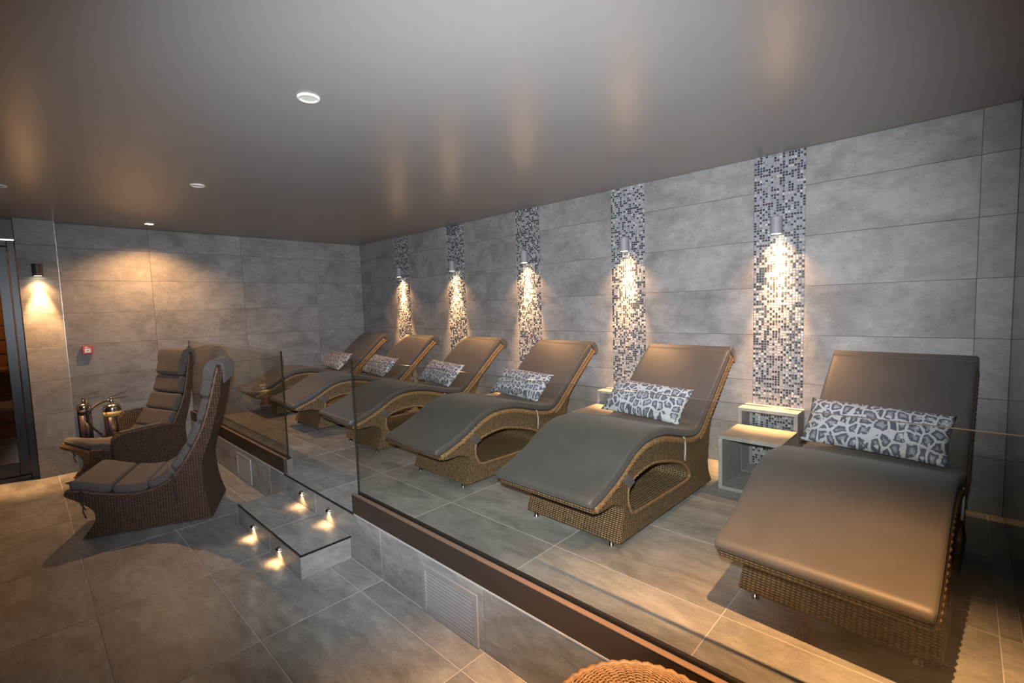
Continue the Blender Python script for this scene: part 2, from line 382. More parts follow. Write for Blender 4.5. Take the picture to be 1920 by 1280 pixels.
# long wall with mosaic strips
STRIPS = [(-6.611, -6.250), (-5.303, -4.934), (-3.962, -3.590), (-2.629, -2.256), (-1.272, -0.902)]
wb = MB().box(XL - 0.1, XR + 0.1, YB + 0.006, YB + 0.15, -0.05, ZC + 0.03).build('wall_back', M_GROUT_W)
tag(wb, 'long concrete tiled wall with five vertical mosaic strips', kind='structure')
ex = XL
for (a, b) in STRIPS + [(XR, XR)]:
    wall_tiles(wb, 'y', YB - 0.004, ex, a, ZP, ZC, [0.0565], JZ)
    ex = b
for si, (a, b) in enumerate(STRIPS):
    MB().box(a + 0.0005, b - 0.0005, YB + 0.001, YB + 0.005, ZP, ZC).build('mosaic_grout', M_GROUT_M, wb)
    NC = 18; p = (b - a) / NC; NR = int((ZC - ZP) / p); pz = (ZC - ZP) / NR
    vs, fs, cols = [], [], []
    rnd = random.Random(40 + si)
    for r in range(NR):
        for c in range(NC):
            x0, x1 = a + c * p + 0.0021, a + (c + 1) * p - 0.0021; z0, z1 = ZP + r * pz + 0.0021, ZP + (r + 1) * pz - 0.0021
            t = rnd.random()
            if t < 0.41: col = tuple(k * rnd.uniform(0.75, 1.3) for k in (0.028, 0.033, 0.044))
            elif t < 0.49: col = tuple(k * rnd.uniform(0.8, 1.2) for k in (0.16, 0.17, 0.19))
            elif t < 0.93: g = rnd.uniform(0.21, 0.30); col = (g * 0.95, g * 1.0, g * 1.08)
            else: g = rnd.uniform(0.36, 0.46); col = (g, g, g * 1.01)
            tx, tz = rnd.uniform(-0.0006, 0.0006), rnd.uniform(-0.0006, 0.0006)
            yb, yf, ch = YB + 0.002, YB - 0.0035, 0.001
            base = len(vs)
            vs += [(x0, yb, z0), (x1, yb, z0), (x1, yb, z1), (x0, yb, z1),
                   (x0 + ch, yf - tx - tz, z0 + ch), (x1 - ch, yf + tx - tz, z0 + ch), (x1 - ch, yf + tx + tz, z1 - ch), (x0 + ch, yf - tx + tz, z1 - ch)]
            for q in ((4, 5, 6, 7), (0, 1, 5, 4), (1, 2, 6, 5), (2, 3, 7, 6), (3, 0, 4, 7)):
                fs.append(tuple(base + i for i in q)); cols += [(*col, 1)] * 4
    o = meshobj('mosaic_chips', vs, fs, M_MOS, wb)
    ca = o.data.color_attributes.new('chip', 'FLOAT_COLOR', 'CORNER')
    ca.data.foreach_set('color', [x for cc in cols for x in cc])
    o['kind'] = 'stuff'; o['label'] = 'vertical strip of small dark and pale glass mosaic chips'

# far wall
wl = MB().box(XL - 0.15, XL - 0.0105, YPIL1 - 0.05, YB + 0.15, -0.1, ZC + 0.03).build('wall_left', M_GROUT_W)
tag(wl, 'far end wall of large concrete tiles', kind='structure')
wall_tiles(wl, 'x', XL, YPIL1, YR - 0.001, 0.0, ZP, [1.255], JZ)
wall_tiles(wl, 'x', XL, YPIL1, YB - 0.005, ZP, ZC, [1.255, 2.347, 3.44], JZ)
# pillar between door and far wall
pil = MB().box(XL - 0.1, XPIL - 0.0105, YPIL0 + 0.0105, YPIL1 - 0.0105, 0.0, ZC + 0.01).build('wall_pillar', M_GROUT_W)
tag(pil, 'narrow tiled pillar with dark wall lamp beside the glazed door', kind='structure')
wall_tiles(pil, 'x', XPIL, YPIL0, YPIL1, 0.0, ZC, [], JZ)
wall_tiles(pil, '+y', YPIL1, XL - 0.05, XPIL - 0.011, 0.0, ZC, [], JZ)
wall_tiles(pil, 'y', YPIL0, XL - 0.05, XPIL - 0.011, 0.0, ZC, [], JZ)
MB().box(XPIL - 0.008, XPIL + 0.0015, YPIL1 - 0.003, YPIL1 + 0.0015, 0, ZC).build('corner_trim', M_CTRIM, pil)
# wall above and beyond the door
YD0, YD1, ZD = -0.98, YPIL0 - 0.003, 2.70
wd_ = MB().box(XL - 0.15, XL - 0.0105, YD0, YPIL0 + 0.01, ZD + 0.01, ZC + 0.03).box(XL - 0.15, XL - 0.0105, YF - 0.1, YD0, -0.1, ZC + 0.03).build('wall_door', M_GROUT_W)
tag(wd_, 'tiled wall around the glazed door', kind='structure')
wall_tiles(wd_, 'x', XL, YD0, YPIL0 - 0.004, ZD, ZC, [], JZ)
wall_tiles(wd_, 'x', XL, YF, YD0, 0, ZC, [-2.0], JZ)
# right wall and wall behind the camera
wr = MB().box(XR, XR + 0.1, YF - 0.1, YB + 0.1, -0.05, ZC + 0.02).build('wall_right', M_DARKWALL)
tag(wr, 'dark polished side wall at the right edge', kind='structure')
wf = MB().box(XL - 0.2, XR + 0.1, YF - 0.1, YF, -0.05, ZC + 0.02).build('wall_front', M_BACKWALL)
tag(wf, 'plain wall behind the viewer', kind='structure')

# glazed door
door = empty('door_1', (XL, (YD0 + YD1) / 2, 0)); tag(door, 'tall glazed door in anthracite frame left of the pillar', kind='structure')
hw = (YD1 - YD0) / 2
fr = MB()
fr.box(-0.06, 0.03, -hw, -hw + 0.06, 0, ZD); fr.box(-0.06, 0.03, hw - 0.06, hw, 0, ZD); fr.box(-0.06, 0.03, -hw + 0.06, hw - 0.06, ZD - 0.06, ZD); fr.box(-0.06, 0.03, -hw + 0.06, hw - 0.06, 0.0, 0.05)
bevel(fr.build('outer_frame', M_FRAME, door), 0.004)
lf = MB(); a = hw - 0.065
lf.box(-0.05, 0.012, -a, -a + 0.085, 0.055, ZD - 0.065); lf.box(-0.05, 0.012, a - 0.085, a, 0.055, ZD - 0.065)
lf.box(-0.05, 0.012, -a + 0.085, a - 0.085, ZD - 0.16, ZD - 0.065); lf.box(-0.05, 0.012, -a + 0.085, a - 0.085, 0.055, 0.20)
bevel(lf.build('leaf_frame', M_FRAME, door), 0.004)
MB().box(-0.03, -0.018, -a + 0.08, a - 0.08, 0.19, ZD - 0.15).build('pane', M_DOORGL, door)
MB().box(-0.01, 0.034, -hw, hw, ZD, ZD + 0.018).build('head_trim', M_CHROME, door)
# added timber cabin, standing in for the brown reflections in the door glass
cab = MB().box(XL - 1.75, XL - 1.7, -1.4, 0.9, 0, 2.6).box(XL - 1.7, XL - 0.16, 0.85, 0.9, 0, 2.6).box(XL - 1.7, XL - 0.16, -1.45, -1.4, 0, 2.6).box(XL - 1.7, XL - 0.16, -1.4, 0.85, 2.6, 2.65).box(XL - 1.75, XL - 0.2, -1.4, 0.9, -0.1, -0.001).build('wall_standin_cabin', M_WOOD)
tag(cab, 'stand-in timber cabin walls for the brown reflections in the door glass', kind='structure')
for k in range(13):
    z = 0.05 + k * 0.19
    MB().box(XL - 1.698, XL - 1.675, -1.39, 0.84, z, z + 0.17).build('plank', M_WOOD, cab)
bench = empty('standin_bench', (XL - 1.35, -0.2, 0)); tag(bench, 'added slatted timber bench inside the stand-in cabin behind the door', 'bench')
for k in range(4): MB().box(-0.28 + k * 0.15, -0.16 + k * 0.15, -1.1, 1.0, 1.16, 1.20).build('slat', M_WOOD, bench)
for y in (-1.05, 0.9): MB().box(-0.26, 0.28, y, y + 0.05, 0, 1.16).build('support', M_WOOD, bench)
cl = bpy.data.lights.new('cabin_fill_light', 'POINT'); cl.energy = 40; cl.color = WARM; cl.shadow_soft_size = 0.08  # added warm fill to brighten the cabin, no lamp is seen there
clo = bpy.data.objects.new('cabin_fill_light', cl); COL.objects.link(clo); clo.location = (XL - 0.9, -0.6, 2.2)

# ------------------------------------------------------------------ balustrades
def balustrade(name, x0, x1, label, gx0=None, gx1=None):
    b = empty(name, ((x0 + x1) / 2, YR + 0.04, ZP)); tag(b, label, 'glass railing', 'glass railings on the platform edge')
    h = (x1 - x0) / 2; ZK = 0.493 - ZP
    bevel(MB().box(-h, h, -0.040, -0.012, 0.0012, ZK).build('front_fascia', M_BRONZE, b), 0.002)
    MB().box(-h, h, -0.012, 0.040, 0.0012, ZK - 0.012).build('upstand', M_UPST, b)
    MB().box(-h, h, -0.041, -0.014, ZK, ZK + 0.004).build('cap_strip', M_BRONZEC, b)
    MB().box(-h, h, 0.0085, 0.024, ZK - 0.012, ZK + 0.006).build('rubber_seal', M_BLACK, b)
    g0, g1 = -h + 0.035, h - 0.008
    if gx0 is not None: g0 = gx0 - (x0 + x1) / 2
    if gx1 is not None: g1 = gx1 - (x0 + x1) / 2
    y0, y1, z0, z1 = -0.0065, 0.0085, ZK - 0.014, 1.467 - ZP
    me = MB().box(g0, g1, y0, y1, z0, z1)
    o = meshobj('glass_pane', me.v, me.f, [M_GLASS, M_GEDGE], b, mids=[1, 1, 0, 1, 0, 1])
    return b
bal1 = balustrade('glass_balustrade', -3.135, XR - 0.003, 'long clear glass railing on bronze kerb in front of the nearest loungers')
bal0 = balustrade('glass_balustrade', XL + 0.003, -4.39, 'short clear glass railing behind the recliners, fixed to the far wall', None, -4.385)
cb = MB().lathe([(0.0, 0), (0.016, 0), (0.018, 0.004), (0.018, 0.02), (0.012, 0.026), (0.0, 0.026)], 16, (XL + 0.06 - (XL + 0.003 - 4.39) / 2, -0.007 - 0.026, 1.385 - ZP), 'y', False)
cb.build('clamp_bolt', M_CHROME, bal0, True)

# ------------------------------------------------------------------ vents
def vent(x0, x1, z0, z1, label):
    v = empty('air_vent', ((x0 + x1) / 2, YR, z0)); tag(v, label, 'vent', 'vents in the platform riser')
    h = (x1 - x0) / 2; H = z1 - z0; f = 0.034
    m = MB().box(-h, -h + f, -0.012, -0.0005, 0, H).box(h - f, h, -0.012, -0.0005, 0, H).box(-h + f, h - f, -0.012, -0.0005, 0, f).box(-h + f, h - f, -0.012, -0.0005, H - f, H)
    bevel(m.build('frame', M_VENT, v), 0.003)
    MB().box(-h + f, h - f, -0.002, -0.0005, f, H - f).build('backing', M_BLACK, v)
    n = 11; p = (H - 2 * f) / n; sm = None
    for k in range(n):
        z = f + (k + 0.5) * p
        if sm is None:
            a = 0.0062
            vs = [(-h + f, -0.011, -a * .5), (h - f, -0.011, -a * .5), (h - f, -0.002, a * .62), (-h + f, -0.002, a * .62), (-h + f, -0.011, -a * .5 + .003), (h - f, -0.011, -a * .5 + .003), (h - f, -0.002, a * .62 + .003), (-h + f, -0.002, a * .62 + .003)]
            so = meshobj('slat', vs, [(0, 3, 2, 1), (4, 5, 6, 7), (0, 1, 5, 4), (1, 2, 6, 5), (2, 3, 7, 6), (3, 0, 4, 7)], M_VENT, v); sm = so.data
        else:
            so = link('slat', sm, v)
        so.location = (0, 0, z)
vent(-2.290, -1.797, 0.004, 0.300, 'nearest slatted metal vent in the riser below the long glass railing')
vent(-5.745, -5.290, 0.030, 0.300, 'slatted metal vent in the riser beside the step')
vent(-7.00, -6.56, 0.030, 0.300, 'slatted metal vent in the riser mostly hidden behind the recliner backs')

# ------------------------------------------------------------------ wicker lounger
def loop_bm(bm, pts, x):
    vs = [bm.verts.new((x, p[0], p[1])) for p in pts]
    es = [bm.edges.new((vs[i], vs[(i + 1) % len(vs)])) for i in range(len(vs))]
    return vs, es
def profile_solid(name, loops, wfun, mat, parent, bev=0.012, smooth_ang=35):
    """solid with a side profile (first loop outer, others holes) extruded across x; wfun(y,z) gives the half width"""
    bm = bmesh.new(); uvl = bm.loops.layers.uv.new('UVMap'); sides = []
    for sgn in (-1, 1):
        allv, alle = [], []
        for L in loops:
            vs = [bm.verts.new((sgn * wfun(p[0], p[1]), p[0], p[1])) for p in L]
            es = [bm.edges.new((vs[i], vs[(i + 1) % len(vs)])) for i in range(len(vs))]
            allv.append(vs); alle += es
        res = bmesh.ops.triangle_fill(bm, use_beauty=True, use_dissolve=False, edges=alle, normal=(sgn, 0, 0))
        for f in [g for g in res['geom'] if isinstance(g, bmesh.types.BMFace)]:
            f.normal_update()
            if f.normal.x * sgn < 0: f.normal_flip()
            for l in f.loops: l[uvl].uv = (l.vert.co.y + l.vert.co.z * 0.0, l.vert.co.z)
            f.smooth = False
        sides.append(allv)
    for li, L in enumerate(loops):
        A, B = sides[0][li], sides[1][li]; n = len(A); s = 0.0
        area = sum(L[i][0] * L[(i + 1) % n][1] - L[(i + 1) % n][0] * L[i][1] for i in range(n))
        for i in range(n):
            j = (i + 1) % n; d = math.hypot(L[j][0] - L[i][0], L[j][1] - L[i][1])
            q = (A[i], A[j], B[j], B[i])
            f = bm.faces.new(q)
            for l in f.loops:
                uu = s if l.vert in (A[i], B[i]) else s + d
                l[uvl].uv = (l.vert.co.x, uu)
            f.smooth = True; s += d
    bmesh.ops.recalc_face_normals(bm, faces=bm.faces[:])
    for e in bm.edges:
        if len(e.link_faces) == 2 and e.calc_face_angle(0) > math.radians(smooth_ang): e.smooth = False
    me = bpy.data.meshes.new(name); bm.to_mesh(me); bm.free()
    o = link(name, me, parent, [mat])
    if bev: bevel(o, bev, 2, 50)
    return o

def ribbon(name, prof, thick, half, mat, parent, ns=20, tfun=None, roundness=0.5, endround=True, subs=1):
    """padded mat following a 2-D profile (y,z); lies on top of the profile"""
    N = len(prof); vs = []; n = 28
    nor = []
    for i in range(N):
        t = (prof[min(i + 1, N - 1)] - prof[max(i - 1, 0)]).normalized(); nor.append(Vector((-t.y, t.x)))
    L = [0.0]
    for i in range(1, N): L.append(L[-1] + (prof[i] - prof[i - 1]).length)
    for i in range(N):
        th = thick * (tfun(L[i] / L[-1]) if tfun else 1.0)
        e = min(L[i], L[-1] - L[i])
        er = 1.0
        if endround and e < thick * 0.5:
            q = 1 - e / (thick * 0.5); er = math.sqrt(max(0.0, 1 - q * q)) * 0.62 + 0.38
        hh = half - (thick * 0.25 * (1 - er) if endround else 0)
        for k in range(n):
            a = 2 * PI * k / n; ca, sa = math.cos(a), math.sin(a)
            ex = 0.085; ez = 0.36
            xx = hh * math.copysign(abs(ca) ** ex, ca)
            zz = th * 0.5 * er * math.copysign(abs(sa) ** ez, sa)
            p = prof[i] + nor[i] * (thick * 0.5 + zz)
            vs.append((xx, p.x, p.y))
    fs = []
    for i in range(N - 1):
        for k in range(n):
            k2 = (k + 1) % n; fs.append((i * n + k, i * n + k2, (i + 1) * n + k2, (i + 1) * n + k))
    fs.append(tuple(range(n - 1, -1, -1))); fs.append(tuple((N - 1) * n + k for k in range(n)))
    o = meshobj(name, vs, fs, mat, parent, True)
    bm = bmesh.new(); bm.from_mesh(o.data); bmesh.ops.recalc_face_normals(bm, faces=bm.faces[:]); bm.to_mesh(o.data); bm.free()
    return o

def resample(P, step):
    out = [P[0]]; acc = 0
    for i in range(1, len(P)):
        a, b = P[i - 1], P[i]; d = (b - a).length
        while acc + d >= step:
            t = (step - acc) / d; a = a + (b - a) * t; out.append(a.copy()); d = (b - a).length; acc = 0
        acc += d
    return out
def braid(mb, path2, x, r, flat=1.0):
    P = resample(path2, 0.0075)
    pts = [(x, p.x, p.y) for p in P]
    mb.tube(pts, r, 12, True, lambda i, th: 1 + 0.15 * math.cos(3 * (th - i * 0.42)))

LP = catmull([(-0.245, 0.331), (-0.10, 0.375), (0.05, 0.437), (0.22, 0.528), (0.38, 0.570), (0.60, 0.560), (0.88, 0.488), (1.05, 0.458), (1.155, 0.480), (1.275, 0.578), (1.52, 0.790), (1.67, 0.915), (1.77, 0.990)], 6)
OUT = [Vector((max(p.x, -0.225 + 0.0), p.y - 0.004)) for p in LP[1:]]
rear = catmull([(1.835, 0.955), (1.70, 0.862), (1.52, 0.715), (1.385, 0.560), (1.325, 0.40), (1.31, 0.20), (1.335, 0.10), (1.362, 0.040)], 4)
front = catmull([(0.030, 0.036), (0.050, 0.10), (0.088, 0.19), (0.085, 0.235), (0.04, 0.268), (-0.03, 0.288), (-0.11, 0.288), (-0.17, 0.292), (-0.222, 0.306)], 4)
L_OUT = OUT + rear + front
HOLE = catmull([(0.150, 0.352), (0.20, 0.382), (0.33, 0.408), (0.48, 0.412), (0.68, 0.368), (0.85, 0.312), (0.945, 0.250), (0.985, 0.195), (0.955, 0.160), (0.80, 0.156), (0.50, 0.160), (0.235, 0.166), (0.175, 0.190), (0.142, 0.27), (0.150, 0.352)], 4)[:-1]
HW = 0.365
def lounger_parts(root):
    profile_solid('wicker_frame', [L_OUT, HOLE], lambda y, z: HW + (0.012 * max(0.0, (0.12 - z) / 0.12)), M_WICK, root, 0.014)
    for s in (-1, 1):
        for pth, xx, rr in (([Vector((p.x, p.y - 0.024)) for p in LP[2:]], HW - 0.008, 0.022), ([Vector((p.x + 0.030, p.y - 0.042)) for p in LP[46:]], HW - 0.004, 0.019), (HOLE + [HOLE[0]], HW - 0.006, 0.011)):
            mb = MB(); braid(mb, pth, s * xx, rr); mb.build('wicker_braid', M_BRAID, root, True)
    LPd = resample(LP, 0.02)
    mat = ribbon('mattress', [LP[0]] + LPd[1:] + [LP[-1]], 0.060, HW + 0.006, M_MATT, root)
    for s in (-1, 1):
        pth = [Vector((p.x, p.y + 0.008)) for p in LPd[1:-2]]
        MB().tube([(s * (HW + 0.006), p.x, p.y) for p in pth], 0.0035, 6).build('piping', M_TIE, mat, True)
    hood = profile_solid('head_cover', [[Vector(p) for p in [(1.735, 1.020), (1.775, 1.052), (1.805, 1.050), (1.850, 1.010), (1.872, 0.965), (1.862, 0.925), (1.825, 0.905), (1.800, 0.925), (1.79, 0.97)]]], lambda y, z: HW + 0.012, M_MATT, root, 0.012)
    for s in (-1, 1):
        x0 = s * (HW + 0.004)
        MB().tube([(x0 * 0.985, 0.878, 0.500), (x0 * 1.01, 0.886, 0.470), (x0 * 1.012, 0.893, 0.42), (x0 * 1.010, 0.892, 0.36), (x0 * 1.006, 0.888, 0.318)], 0.0065, 6).build('tie_strap', M_STRAP, root, True)
    for s in (-1, 1):
        x0, x1 = s * (HW + 0.002), s * (HW + 0.014)
        q = [(0.075, 0.405), (0.125, 0.440), (0.200, 0.372), (0.145, 0.345)]
        vs = [(x0, *p) for p in q] + [(x1, *p) for p in q]
        bevel(MB().add(vs, [(0, 1, 2, 3), (7, 6, 5, 4), (0, 4, 5, 1), (1, 5, 6, 2), (2, 6, 7, 3), (3, 7, 4, 0)]).build('fabric_loop', M_MATT, root), 0.004)
    for (fx, fy) in ((-0.30, 0.0), (0.30, 0.0), (-0.30, 1.26), (0.30, 1.26)):
        yy = fy + (0.06 if fy == 0 else 0)
        MB().lathe([(0.0, 0.0), (0.017, 0.0), (0.019, 0.003), (0.019, 0.012), (0.014, 0.016), (0.014, 0.045)], 14, (fx, fy + 0.050 * (fy == 0), 0), 'z', True).build('foot', M_CHROME, root, True)

def copy_tree(o, parent=None):
    c = o.copy(); COL.objects.link(c); c.parent = parent
    for ch in list(o.children): copy_tree(ch, c)
    return c
# pillow
def pillow_mesh():
    nx, nz = 34, 20; W2, H2, T = 0.345, 0.165, 0.070; vs, fs = [], []
    for side in (1, -1):
        for j in range(nz + 1):
            for i in range(nx + 1):
                s, t = -1 + 2 * i / nx, -1 + 2 * j / nz
                th = T * (max(0, 1 - abs(s) ** 3.2) ** 0.55) * (max(0, 1 - abs(t) ** 2.6) ** 0.60)
                px = W2 * s * (1 - 0.045 * (1 - t * t) * abs(s) ** 3); pz = H2 * t * (1 - 0.07 * (1 - s * s) * abs(t) ** 3)
                wr = 0.004 * math.sin(9 * s + 4 * t) * (1 - s * s) * (1 - t * t)
                vs.append((px, -side * th + wr, pz))
    n = (nx + 1) * (nz + 1)
    for side in (0, 1):
        for j in range(nz):
            for i in range(nx):
                a = side * n + j * (nx + 1) + i; q = (a, a + 1, a + nx + 2, a + nx + 1)
                fs.append(q if side == 0 else q[::-1])
    return vs, fs
PV, PF = pillow_mesh()
LOUNGERS = [  # x, y, rz, label, pillow dx, pillow label, pillow roll, pillow rz
    (-7.285, 2.375, -2.0, 'wicker lounger at the far end wall, furthest in the row', -0.02, 'leopard print pillow on the lounger against the far wall', 2, 0),
    (-5.955, 2.375, -2.0, 'wicker lounger second from the far wall', -0.06, 'leopard print pillow on the second lounger from the far wall', 3, 0),
    (-4.605, 2.395, -2.6, 'wicker lounger third from the far wall, seen past the edge of the glass', -0.04, 'leopard print pillow on the third lounger from the far wall', 3, 0),
    (-3.178, 2.335, -1.2, 'wicker lounger third from the right, behind the glass', -0.06, 'leopard print pillow on the lounger third from the right', 3, 0),
    (-1.780, 2.300, -1.0, 'wicker lounger second from the right with a side shelf beside it', -0.07, 'leopard print pillow on the lounger second from the right', 3, 0),
    (-0.390, 2.290, -3.0, 'largest nearest wicker lounger by the dark right wall', -0.05, 'leopard print pillow on the nearest lounger by the right wall', 2, 0)]
proto = None; pm = None
for (x, y, rz, lab, pdx, plab, prl, prz) in LOUNGERS:
    if proto is None:
        root = empty('sun_lounger', (x, y, ZP)); lounger_parts(root); proto = root
    else: root = copy_tree(proto)
    root.location = (x, y, ZP); root.rotation_euler = (0, 0, math.radians(rz)); tag(root, lab, 'lounger', 'wicker loungers along the mosaic wall')
    if pm is None:
        po = meshobj('leopard_pillow', PV, PF, M_LEO, None, True); pm = po.data
        bm = bmesh.new(); bm.from_mesh(pm); bmesh.ops.remove_doubles(bm, verts=bm.verts[:], dist=0.0004); bmesh.ops.recalc_face_normals(bm, faces=bm.faces[:]); bm.to_mesh(pm); bm.free()
        pm.polygons.foreach_set('use_smooth', [True] * len(pm.polygons))
    else: po = link('leopard_pillow', pm)
    Rl = Matrix.Translation((x, y, ZP)) @ Matrix.Rotation(math.radians(rz), 4, 'Z')
    po.matrix_world = Rl @ Matrix.Translation((pdx + 0.02, 1.105, 0.668)) @ Matrix.Rotation(math.radians(prz), 4, 'Z') @ Matrix.Rotation(math.radians(-46), 4, 'X') @ Matrix.Rotation(math.radians(prl), 4, 'Y')
    tag(po, plab, 'pillow', 'leopard print pillows on the loungers')

# ------------------------------------------------------------------ concrete side shelves
def open_box(name, x0, x1, y0, y1, z0, z1, t, label, cat, group):
    b = empty(name, ((x0 + x1) / 2, (y0 + y1) / 2, z0)); tag(b, label, cat, group)
    h, d, H = (x1 - x0) / 2, (y1 - y0) / 2, z1 - z0
    for nm, bx in (('top_panel', (-h, h, -d, d, H - t, H)), ('bottom_panel', (-h + t, h - t, -d, d, 0, t)), ('side_panel', (-h, -h + t, -d, d, 0, H - t)), ('side_panel', (h - t, h, -d, d, 0, H - t))):
        bevel(MB().box(*bx).build(nm, M_CONC, b), 0.002, 1)
    return b
PLACE = ['beside the nearest lounger', 'between the second and third loungers from the right', 'between the third and fourth loungers from the right']
for k, (a, b) in enumerate(list(reversed(STRIPS))[:3]):
    c = (a + b) / 2 - 0.018 - 0.02 * (k > 0)
    open_box('side_table', c - 0.217, c + 0.217, 3.617, 4.046, ZP, 0.774, 0.028, 'low concrete cube table ' + PLACE[k], 'table', 'low concrete cube tables')
    open_box('wall_shelf', c - 0.217, c + 0.217, 4.050, YB - 0.0045, ZP, 0.912, 0.028, 'narrow concrete wall box ' + PLACE[k], 'shelf', 'narrow concrete boxes at the wall')

# ------------------------------------------------------------------ wall lamps
def wall_lamp(x, y, z, normal, mat, label, power, angle, group):
    """normal: unit vector out of the wall; (x,y) on the wall surface"""
    L = empty('wall_lamp', (x, y, z)); tag(L, label, 'lamp', group)
    n = Vector(normal); off = n * 0.068
    r, h = 0.045, 0.135
    MB().lathe([(0.0, h), (r - 0.003, h), (r, h - 0.003), (r, 0.002), (r - 0.002, 0), (r - 0.006, 0), (r - 0.007, 0.004), (r - 0.007, 0.012), (0.0, 0.012)], 28, (off.x, off.y, 0), 'z', False).build('lamp_body', mat, L, angle=35)
    MB().lathe([(0.0, 0.0115), (r - 0.0075, 0.0115), (r - 0.0075, 0.003), (0.0, 0.001)], 24, (off.x, off.y, 0), 'z', False).build('lamp_lens', M_LED, L)
    if abs(n.y) > 0.5: MB().box(-0.022, 0.022, n.y * 0.03, -n.y * 0.0, 0.04, 0.10).build('bracket', mat, L) if n.y > 0 else MB().box(-0.022, 0.022, -0.03, 0.0, 0.04, 0.10).build('bracket', mat, L)
    else: MB().box(0.0, 0.03, -0.022, 0.022, 0.04, 0.10).build('bracket', mat, L)
    p = Vector((x, y, z)) + off
    s = spot('wall_lamp_beam', (p.x, p.y, z - 0.012), (p.x - n.x * 0.06, p.y - n.y * 0.06, z - 1.0), power, angle, 0.75, WARM, 0.02)
    s2 = spot('wall_lamp_glow', (p.x, p.y, z - 0.012), (p.x - n.x * 0.05, p.y - n.y * 0.05, z - 1.0), power * 0.095, 112, 1.0, WARM, 0.02)
    return L
WHICH = ['farthest grey wall lamp on the first mosaic strip from the far wall', 'grey wall lamp on the second mosaic strip from the far wall', 'grey wall lamp on the middle mosaic strip', 'grey wall lamp on the second mosaic strip from the right', 'nearest grey wall lamp on the rightmost mosaic strip']
for (a, b), lab in zip(STRIPS, WHICH):
    wall_lamp((a + b) / 2, YB - 0.0045, 2.303, (0, -1, 0), M_LAMP, lab, 800, 40, 'wall lamps on the mosaic strips')
wall_lamp(XPIL + 0.0005, 0.195, 2.303, (1, 0, 0), M_LAMPD, 'dark cylindrical wall lamp on the pillar by the door', 330, 46, 'wall lamp on the pillar')

# ------------------------------------------------------------------ ceiling downlights
def downlight(x, y, on, label, power=0, angle=80, mat=None, r=0.058):
    d = empty('ceiling_downlight', (x, y, ZC)); tag(d, label, 'downlight', 'round ceiling downlights')
    MB().lathe([(r, -0.0002), (r, -0.005), (r - 0.004, -0.009), (r - 0.012, -0.010), (r - 0.016, -0.006), (r - 0.017, -0.0002)], 32, (0, 0, 0), 'z', False).build('rim', M_WHITE, d, True)
    MB().lathe([(0.0, -0.0045), (r - 0.017, -0.0045), (r - 0.017, -0.0002), (0.0, -0.0002)], 28, (0, 0, 0), 'z', False).build('lens', M_LED if on else M_LENS_OFF, d)
    if on: spot('downlight_beam', (x, y, ZC - 0.03), (x, y, 0), power, angle, 0.75, WARM, 0.012)
downlight(-7.20, 1.195, True, 'lit warm ceiling downlight near the far end wall', 165, 138)
downlight(-4.87, 1.175, False, 'unlit small round white ceiling downlight in the middle of the row')
downlight(-2.545, 1.155, False, 'unlit larger looking round white downlight nearest the viewer on the ceiling')
downlight(-0.22, 1.16, True, 'lit ceiling downlight above the wicker pouf, out of the picture at the top', 900, 77)
downlight(-5.85, -0.03, False, 'unlit round white downlight cut by the left edge')

# ------------------------------------------------------------------ step lights
def step_light(x, y, z, label):
    s = empty('step_light', (x, y, z)); tag(s, label, 'step light', 'chrome eyelid step lights')
    MB().lathe([(0.0, -0.004), (0.026, -0.004), (0.028, -0.002), (0.028, 0.0)], 20, (0, 0, 0), 'y', False).build('mounting_plate', M_CHROME, s, True)
    vs, fs = [], []; nu, nv = 16, 7; r = 0.024
    for j in range(nv + 1):          # eyelid: upper half of a ball in front of the plate
        ph = PI * 0.5 * j / nv
        for i in range(nu + 1):
            th = PI * i / nu
            vs.append((r * math.cos(th), -0.004 - r * math.sin(th) * math.cos(ph) * 1.1, r * math.sin(th) * math.sin(ph) + 0.002))
    for j in range(nv):
        for i in range(nu):
            a = j * (nu + 1) + i; fs.append((a, a + 1, a + nu + 2, a + nu + 1))
    meshobj('eyelid', vs, fs, M_CHROME, s, True)
    MB().lathe([(0.0, -0.009), (0.010, -0.008), (0.011, -0.004), (0.011, -0.0005)], 16, (0, -0.0, -0.012), 'y', False).build('lens', M_LED, s, True)
    spot('step_light_beam', (x, y - 0.026, z - 0.016), (x, y - 0.022, z - 0.10), 3.0, 135, 1.0, WARM, 0.006)
step_light(-4.017, YR - 0.0005, 0.272, 'chrome step light on the platform riser, upper left of four')
step_light(-3.515, YR - 0.0005, 0.262, 'chrome step light on the platform riser, upper right of four')
step_light(-4.104, SY0 - 0.0005, 0.085, 'chrome step light low on the step front, lower left of four')
step_light(-3.561, SY0 - 0.0005, 0.085, 'chrome step light low on the step front, lower right of four')

# ------------------------------------------------------------------ recliners
RTOP = catmull([(-0.075, 0.425), (0.02, 0.405), (0.126, 0.368), (0.29, 0.332), (0.405, 0.325), (0.53, 0.352), (0.65, 0.425), (0.777, 0.605), (0.88, 0.81), (0.945, 1.02), (0.99, 1.20), (1.025, 1.345)], 5)
RREAR = catmull([(1.075, 1.345), (1.050, 1.20), (1.022, 1.04), (0.945, 0.74), (0.868, 0.52), (0.862, 0.33), (0.885, 0.15), (0.92, 0.012)], 4)
RFRONT = catmull([(0.0, 0.012), (0.045, 0.07), (0.085, 0.13), (0.094, 0.18), (0.072, 0.245), (-0.013, 0.325), (-0.085, 0.375), (-0.095, 0.405)], 4)
def rwid(y, z):
    if z > 0.55: return 0.335 - 0.085 * min(1, (z - 0.55) / 0.75)
    fl = 0.02 * max(0, (0.2 - z) / 0.2)
    return 0.335 + fl
